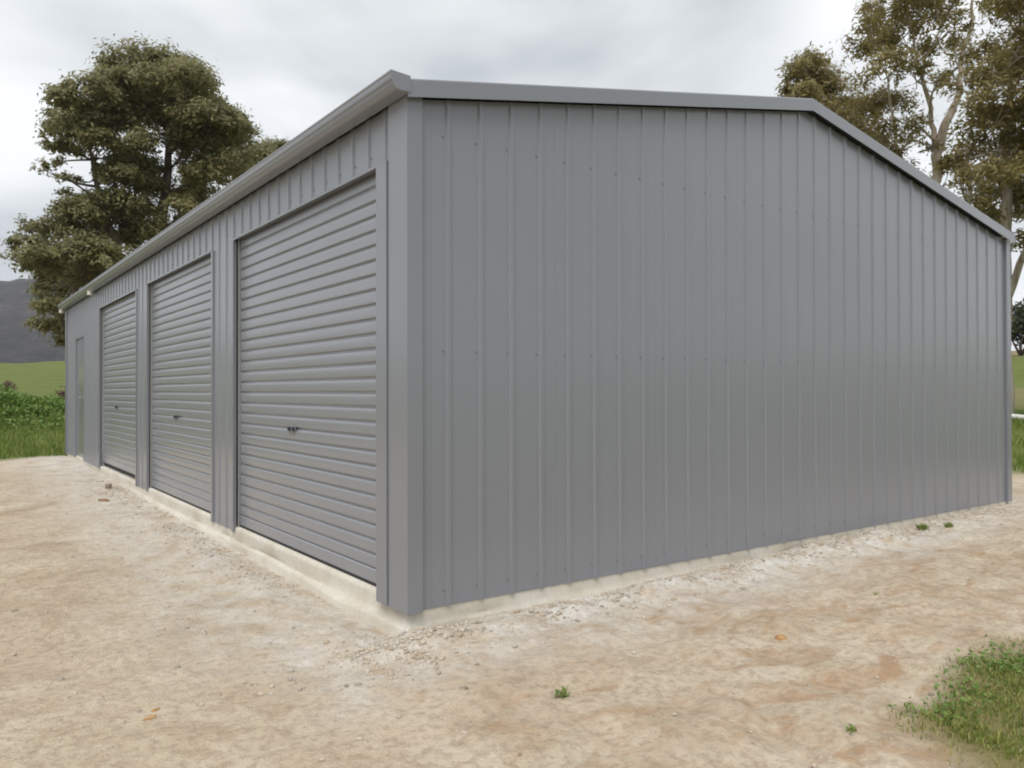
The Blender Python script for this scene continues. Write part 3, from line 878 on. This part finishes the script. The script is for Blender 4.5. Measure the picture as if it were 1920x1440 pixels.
# round dark bush far across the right paddock, small shrubs on the left
def bush(name, label, cat, x, y, h, w, mat, n, leaf, seed, barkm, sparse=False):
    rng = np.random.default_rng(seed)
    zb = float(terrain(x, y, False)) - 0.03
    root = tag(empty(name, (x, y, zb)), label, cat)
    mb = MB()
    ends = []
    for _ in range(14 if sparse else 7):
        e = np.array([rng.normal(0, w * .28), rng.normal(0, w * .28), h * rng.uniform(.55, .95)])
        m_ = e * np.array([.4, .4, .5]) + rng.normal(0, .05 * h, 3)
        mb.tube([(0, 0, 0), m_, e], [0.025 * h, 0.016 * h, 0.006 * h], 5); ends.append(e)
    mb.build('trunk' if not sparse else 'stem', barkm, root, True)
    C = []
    k = 22
    for i in range(k):
        d = rng.normal(0, 1, 3); d /= np.linalg.norm(d); d[2] = abs(d[2]) * 1.0 - 0.15
        c = np.array([0, 0, h * .42]) + d * np.array([w * .42, w * .42, h * .42])
        C.append(c + rng.normal(0, .11 * h, (n // k, 3)))
    C = np.concatenate(C); C[:, 2] = np.clip(C[:, 2], 0.02, None); n = len(C)
    ax = rng.normal(0, 1, (n, 3)); ax /= np.linalg.norm(ax, axis=1)[:, None]
    sd = np.cross(ax, rng.normal(0, 1, (n, 3))); sd /= np.linalg.norm(sd, axis=1)[:, None]
    ll = leaf * rng.uniform(.6, 1.4, n)[:, None]
    v = np.stack([C - ax * ll * .5, C + sd * ll * .2, C + ax * ll * .5, C - sd * ll * .2], 1).reshape(-1, 3)
    mesh_np('crown' if not sparse else 'twigs', v, np.arange(4 * n).reshape(n, 4), mat, root)
bush('bush', 'dark rounded bush on the far paddock past the shed corner', 'bush', 70.0, 25.0, 4.4, 5.5, M_BUSH, 6000, 0.5, 61, M_BARKD)
bush('shrub', 'reddish brown bare shrub beside the weedy bank', 'shrub', 1.35, 22.3, 0.8, 0.9, M_DRY, 2200, 0.10, 62, M_BARKD, True)
bush('shrub', 'small brown shrub alone in the green paddock below the hill', 'shrub', 1.6, 50.0, 0.8, 0.6, M_DRY, 500, 0.10, 63, M_BARKD, True)

# ------------------------------------------------------------------ grass and weeds
def blades(name, pts, hgt, wid, mat, rng, lean=0.35, parent=None):
    n = len(pts)
    h = hgt * rng.uniform(.45, 1.25, n)
    th = rng.uniform(0, 2 * math.pi, n); ld = rng.uniform(0, 2 * math.pi, n); la = np.abs(rng.normal(0, lean, n))
    sx = np.stack([np.cos(th), np.sin(th), np.zeros(n)], 1) * (wid * rng.uniform(.6, 1.3, n))[:, None] * .5
    le = np.stack([np.cos(ld) * la, np.sin(ld) * la, np.ones(n)], 1)
    mid = pts + le * (h * .5)[:, None] * np.array([.6, .6, 1.0]); tip = pts + le * h[:, None] * np.array([1.3, 1.3, .9])
    v = np.stack([pts - sx, pts + sx, mid + sx * .8, mid - sx * .8, tip], 1).reshape(-1, 3)
    b = np.arange(n)[:, None] * 5
    f = np.concatenate([b + [0, 1, 2], b + [0, 2, 3], b + [3, 2, 4]], 0)
    return mesh_np(name, v, f, mat, parent)
def leaves(name, pts, size, mat, rng, parent=None, up=0.6):
    n = len(pts)
    ax = rng.normal(0, 1, (n, 3)); ax[:, 2] = np.abs(ax[:, 2]) * up
    ax /= np.linalg.norm(ax, axis=1)[:, None]
    sd = np.cross(ax, rng.normal(0, .5, (n, 3)) + np.array([0, 0, 1.])); sd /= np.linalg.norm(sd, axis=1)[:, None]
    ll = size * rng.uniform(.5, 1.4, n)[:, None]
    v = np.stack([pts, pts + ax * ll * .45 + sd * ll * .3, pts + ax * ll, pts + ax * ll * .45 - sd * ll * .3], 1).reshape(-1, 3)
    return mesh_np(name, v, np.arange(4 * n).reshape(n, 4), mat, parent)
def scatter(rng, n, x0, x1, y0, y1, keep):
    x, y = rng.uniform(x0, x1, n), rng.uniform(y0, y1, n)
    k = rng.random(n) < keep(x, y)
    x, y = x[k], y[k]
    return np.stack([x, y, terrain(x, y)], 1)
def edge_keep(x, y):
    return np.clip(grass_mask(x, y) * 1.2 - 0.15, 0, 1) * (0.35 + 0.65 * (fbm(x * 2, y * 2, 3, 71) > -0.12))
rng = np.random.default_rng(20)
g = blades('grass', scatter(rng, 60000, -7, 9, 11.6, 22, edge_keep), 0.15, 0.014, M_GRASS, rng)
tag(g, 'short green grass growing beyond the far end of the shed', 'grass', kind='stuff')
g = blades('grass', scatter(rng, 40000, 9.0, 18, -3, 12, edge_keep), 0.13, 0.016, M_GRASS, rng)
tag(g, 'short green grass beyond the right hand corner of the shed', 'grass', kind='stuff')
def patch_keep(x, y):
    return np.clip(grass_mask(x, y) * 1.1 - 0.1, 0, 1) * np.clip(0.5 + 2.6 * fbm(x * 3, y * 3, 3, 73), 0.10, 1)
pp = scatter(rng, 150000, 0.5, 3.4, -3.4, -1.4, patch_keep)
g = blades('grass', pp, 0.024, 0.0038, M_YGRASS, rng, 0.7)
tag(g, 'patchy green and yellowing grass on the bare earth in front of the gable wall', 'grass', kind='stuff')
wp = scatter(rng, 50000, 0.6, 3.4, -3.4, -1.4, lambda x, y: np.clip(grass_mask(x, y) * 1.1 - 0.2, 0, 1) * np.clip(8 * fbm(x * 1.7, y * 1.7, 3, 75) + 0.15, 0, 1))
wp[:, 2] += np.abs(rng.normal(0, .02, len(wp)))
g = leaves('ground_weeds', wp, 0.019, M_WEED, rng)
tag(g, 'low dark green leafy weeds among the yellowing grass', 'weeds', kind='stuff')
# weedy bank
def bank_keep(x, y):
    return np.exp(-(((x + 1.9) / 2.9) ** 4) - ((y - 18.4) / 2.0) ** 4) * np.clip(0.75 + 1.2 * fbm(x * 1.2, y * 1.2, 3, 77), .1, 1)
bp = scatter(rng, 90000, -6.5, 2.5, 15.5, 21.5, bank_keep)
cl = 0.42 * np.clip(0.45 + 1.6 * fbm(bp[:, 0] * 1.6, bp[:, 1] * 1.6, 3, 78), 0.1, 1)
bp[:, 2] += cl * rng.uniform(0.1, 1, len(bp))
g = leaves('bank_weeds', bp, 0.085, M_WEED, rng)
tag(g, 'rank leafy green weeds covering the low bank behind the grass', 'weeds', kind='stuff')

# single weeds on the bare earth
def tuft(label, x, y, n, h, mat, seed):
    r_ = np.random.default_rng(seed)
    z = float(terrain(x, y))
    p = np.stack([r_.normal(0, h * .45, n), r_.normal(0, h * .3, n), np.zeros(n) - 0.002], 1)
    o = blades('weed', p, h, h * .14, mat, r_, 0.8)
    o.location = (x, y, z)
    tag(o, label, 'weed')
    q = leaves('weed_leaf', np.stack([r_.normal(0, h * .4, n // 2), r_.normal(0, h * .25, n // 2), r_.uniform(0, h * .5, n // 2)], 1), h * .55, M_WEED, r_, o)
tuft('small upright green weed sprouting from bare earth below the gable wall', 0.125, -0.965, 34, 0.04, M_GRASS, 81)
tuft('low green weed tuft close against the far part of the gable slab', 4.33, -0.20, 70, 0.05, M_GRASS, 82)
tuft('brownish dried weed beside the green tuft at the slab', 4.62, -0.26, 70, 0.045, M_YGRASS, 83)
tuft('small dark green weed at the frayed edge of the yellowing grass', 0.70, -1.80, 26, 0.026, M_GRASS, 84)
tuft('tiny green seedling on the sand between the gable wall and the grass', 2.35, -0.95, 14, 0.02, M_GRASS, 85)

# ------------------------------------------------------------------ stones and rubble
_ico = bmesh.new()
bmesh.ops.create_icosphere(_ico, subdivisions=1, radius=1.0)
ICO_V = np.array([v.co[:] for v in _ico.verts]); ICO_F = np.array([[v.index for v in f.verts] for f in _ico.faces]); _ico.free()
_ico = bmesh.new()
bmesh.ops.create_icosphere(_ico, subdivisions=2, radius=1.0)
ICO2_V = np.array([v.co[:] for v in _ico.verts]); ICO2_F = np.array([[v.index for v in f.verts] for f in _ico.faces]); _ico.free()
def pebbles(name, pts, size, mat, rng, sink=0.3):
    n = len(pts); k = len(ICO_V)
    s = np.asarray(size)[:, None, None] * np.stack([rng.uniform(.7, 1.4, n), rng.uniform(.7, 1.2, n), rng.uniform(.4, .85, n)], 1)[:, None, :]
    v = ICO_V[None] * (1 + rng.normal(0, .17, (n, k, 1))) * s
    t = rng.uniform(0, 6.28, n); c_, s_ = np.cos(t)[:, None], np.sin(t)[:, None]
    v = np.stack([v[..., 0] * c_ - v[..., 1] * s_, v[..., 0] * s_ + v[..., 1] * c_, v[..., 2]], -1)
    v = v + (pts + np.array([0, 0, 1.0]) * (np.asarray(size) * (0.5 - sink))[:, None])[:, None, :]
    f = (ICO_F[None] + (np.arange(n) * k)[:, None, None]).reshape(-1, 3)
    return mesh_np(name, v.reshape(-1, 3), f, mat)
rng = np.random.default_rng(30)
n = 9000
s_ = rng.uniform(-0.35, 5.9, n); d_ = np.abs(rng.normal(0.04, 0.15, n)) + 0.02
pts = np.stack([s_, -d_, 0 * s_], 1)
n2 = 4500
t_ = rng.uniform(-0.5, 7.5, n2) ** 1.0; e_ = np.abs(rng.normal(0.04, 0.16, n2)) + 0.05
pts = np.concatenate([pts, np.stack([-e_, t_, 0 * t_], 1), np.stack([rng.normal(-0.25, .22, 900), rng.normal(-0.18, .14, 900), np.zeros(900)], 1)])
pts = pts[(pts[:, 0] < -0.02) | (pts[:, 1] < -0.02)]
keep = fbm(pts[:, 0] * 4, pts[:, 1] * 4, 3, 91) > rng.normal(-0.06, .1, len(pts))
pts = pts[keep]
pts[:, 2] = terrain(pts[:, 0], pts[:, 1])
o = pebbles('rubble', pts, 0.0025 + 0.012 * rng.random(len(pts)) ** 6, M_RUBBLE, rng)
tag(o, 'pale crumbs of spilt concrete strewn along the edge of the slab', 'rubble', kind='stuff')
n = 5200
x, y = rng.uniform(-4.5, 6, n), rng.uniform(-2.8, 9, n)
k = ((x < -0.1) | (y < -0.1)); x, y = x[k], y[k]
pts = np.stack([x, y, terrain(x, y)], 1)
o = pebbles('pebbles', pts, 0.0025 + 0.010 * rng.random(len(pts)) ** 4, M_RUBBLE, rng)
tag(o, 'fine pebbles scattered over the bare sandy earth', 'pebbles', kind='stuff')

def stone(name, label, cat, x, y, sz, mat, seed, group=None, sink=0.25):
    r_ = np.random.default_rng(seed)
    v = ICO2_V * (1 + 0.9 * fbm(ICO2_V[:, 0] * 1.7 + seed, ICO2_V[:, 1] * 1.7 + ICO2_V[:, 2] * 1.3, 3, seed % 40)[:, None]) * np.array(sz) * (1 + r_.normal(0, .06, (len(ICO2_V), 1)))
    o = mesh_np(name, v, ICO2_F, mat)
    o.location = (x, y, float(terrain(x, y)) + sz[2] * (0.6 - 2 * sink)); o.rotation_euler = (0, 0, r_.uniform(0, 6))
    tag(o, label, cat, group)
stone('clay_clod', 'bright orange clay clod lying on the bare earth before the gable wall', 'clod', 1.36, -1.054, (.030, .022, .013), M_ORANGE, 101)
stone('clay_clod', 'elongated orange clay clod on the sand before the roller doors', 'clod', -1.165, -0.15, (.030, .014, .010), M_ORANGE, 102)
stone('clay_clod', 'thin orange clay flake next to the elongated orange clod', 'clod', -1.13, -0.08, (.026, .010, .007), M_ORANGE, 103)
stone('clay_clod', 'brown clay clod by the slab below the middle roller door', 'clod', -0.40, 5.75, (.075, .04, .016), M_BROWNCLOD, 104)
LOOSE = [(-1.03, 1.02), (-0.78, 0.88), (-1.45, 1.75), (-0.52, 0.42), (-0.95, 0.35), (-0.45, -0.40), (-0.35, -1.02), (-0.16, -0.72), (0.05, -0.50), (0.30, -0.42), (0.75, -0.33), (1.9, -0.42), (2.9, -0.75), (3.6, -1.2), (-1.9, 0.9), (-0.62, 1.75)]
for i, (x, y) in enumerate(LOOSE):
    r_ = random.Random(200 + i)
    s = r_.uniform(.009, .016)
    stone('stone', 'small rough stone lying loose on the bare sandy earth', 'stone', x, y, (s * 1.4, s, s * .6), M_STONE if i % 3 else M_PALESTONE, 200 + i, 'loose stones on the bare earth')
# pipe stub standing by the slab and a pale pipe lying in the grass
x, y = -0.20, 6.78
z = float(terrain(x, y))
mb = MB()
out = [(0, 0, -0.1), (0, 0, 0.045), (0.0, 0, 0.05), (0, 0, 0.0501), (0, 0, 0.0)]
mb.tube([(x, y, z - 0.08), (x + 0.004, y, z + 0.055), (x + 0.0042, y, z + 0.0552), (x + 0.004, y, z + 0.0)], [.036, .036, .029, .029], 16)
o = mb.build('pipe_stub', M_STONE)
tag(o, 'short grey pipe stub poking out of the ground beside the slab', 'pipe')
q = [(14.0 - 0.32 * t, 2.95 - 1.15 * t) for t in np.linspace(-0.6, 1.6, 8)]
mb = MB()
mb.tube([(x, y, float(terrain(x, y)) + 0.10) for x, y in q], [.05] * 8, 12)
o = mb.build('pipe', M_WHITE, None, True)
tag(o, 'pale pipe lying in the grass past the far corner of the gable wall', 'pipe')

# ------------------------------------------------------------------ haze: pale even air round the whole place
def haze():
    mb = MB()
    mb.box((-1480, -1000, -6), (1480, 1480, 260))
    m = bpy.data.materials.new('pale_air')
    m.use_nodes = True
    m.node_tree.nodes.clear()
    o_ = m.node_tree.nodes.new('ShaderNodeOutputMaterial')
    v_ = m.node_tree.nodes.new('ShaderNodeVolumePrincipled')
    v_.inputs['Color'].default_value = (0.82, 0.86, 1.0, 1)
    v_.inputs['Density'].default_value = 0.00024
    v_.inputs['Anisotropy'].default_value = 0.0
    m.node_tree.links.new(v_.outputs[0], o_.inputs['Volume'])
    o = mb.build('haze', m)
    tag(o, 'thin pale blue air between the shed and the hill', kind='stuff')
haze()
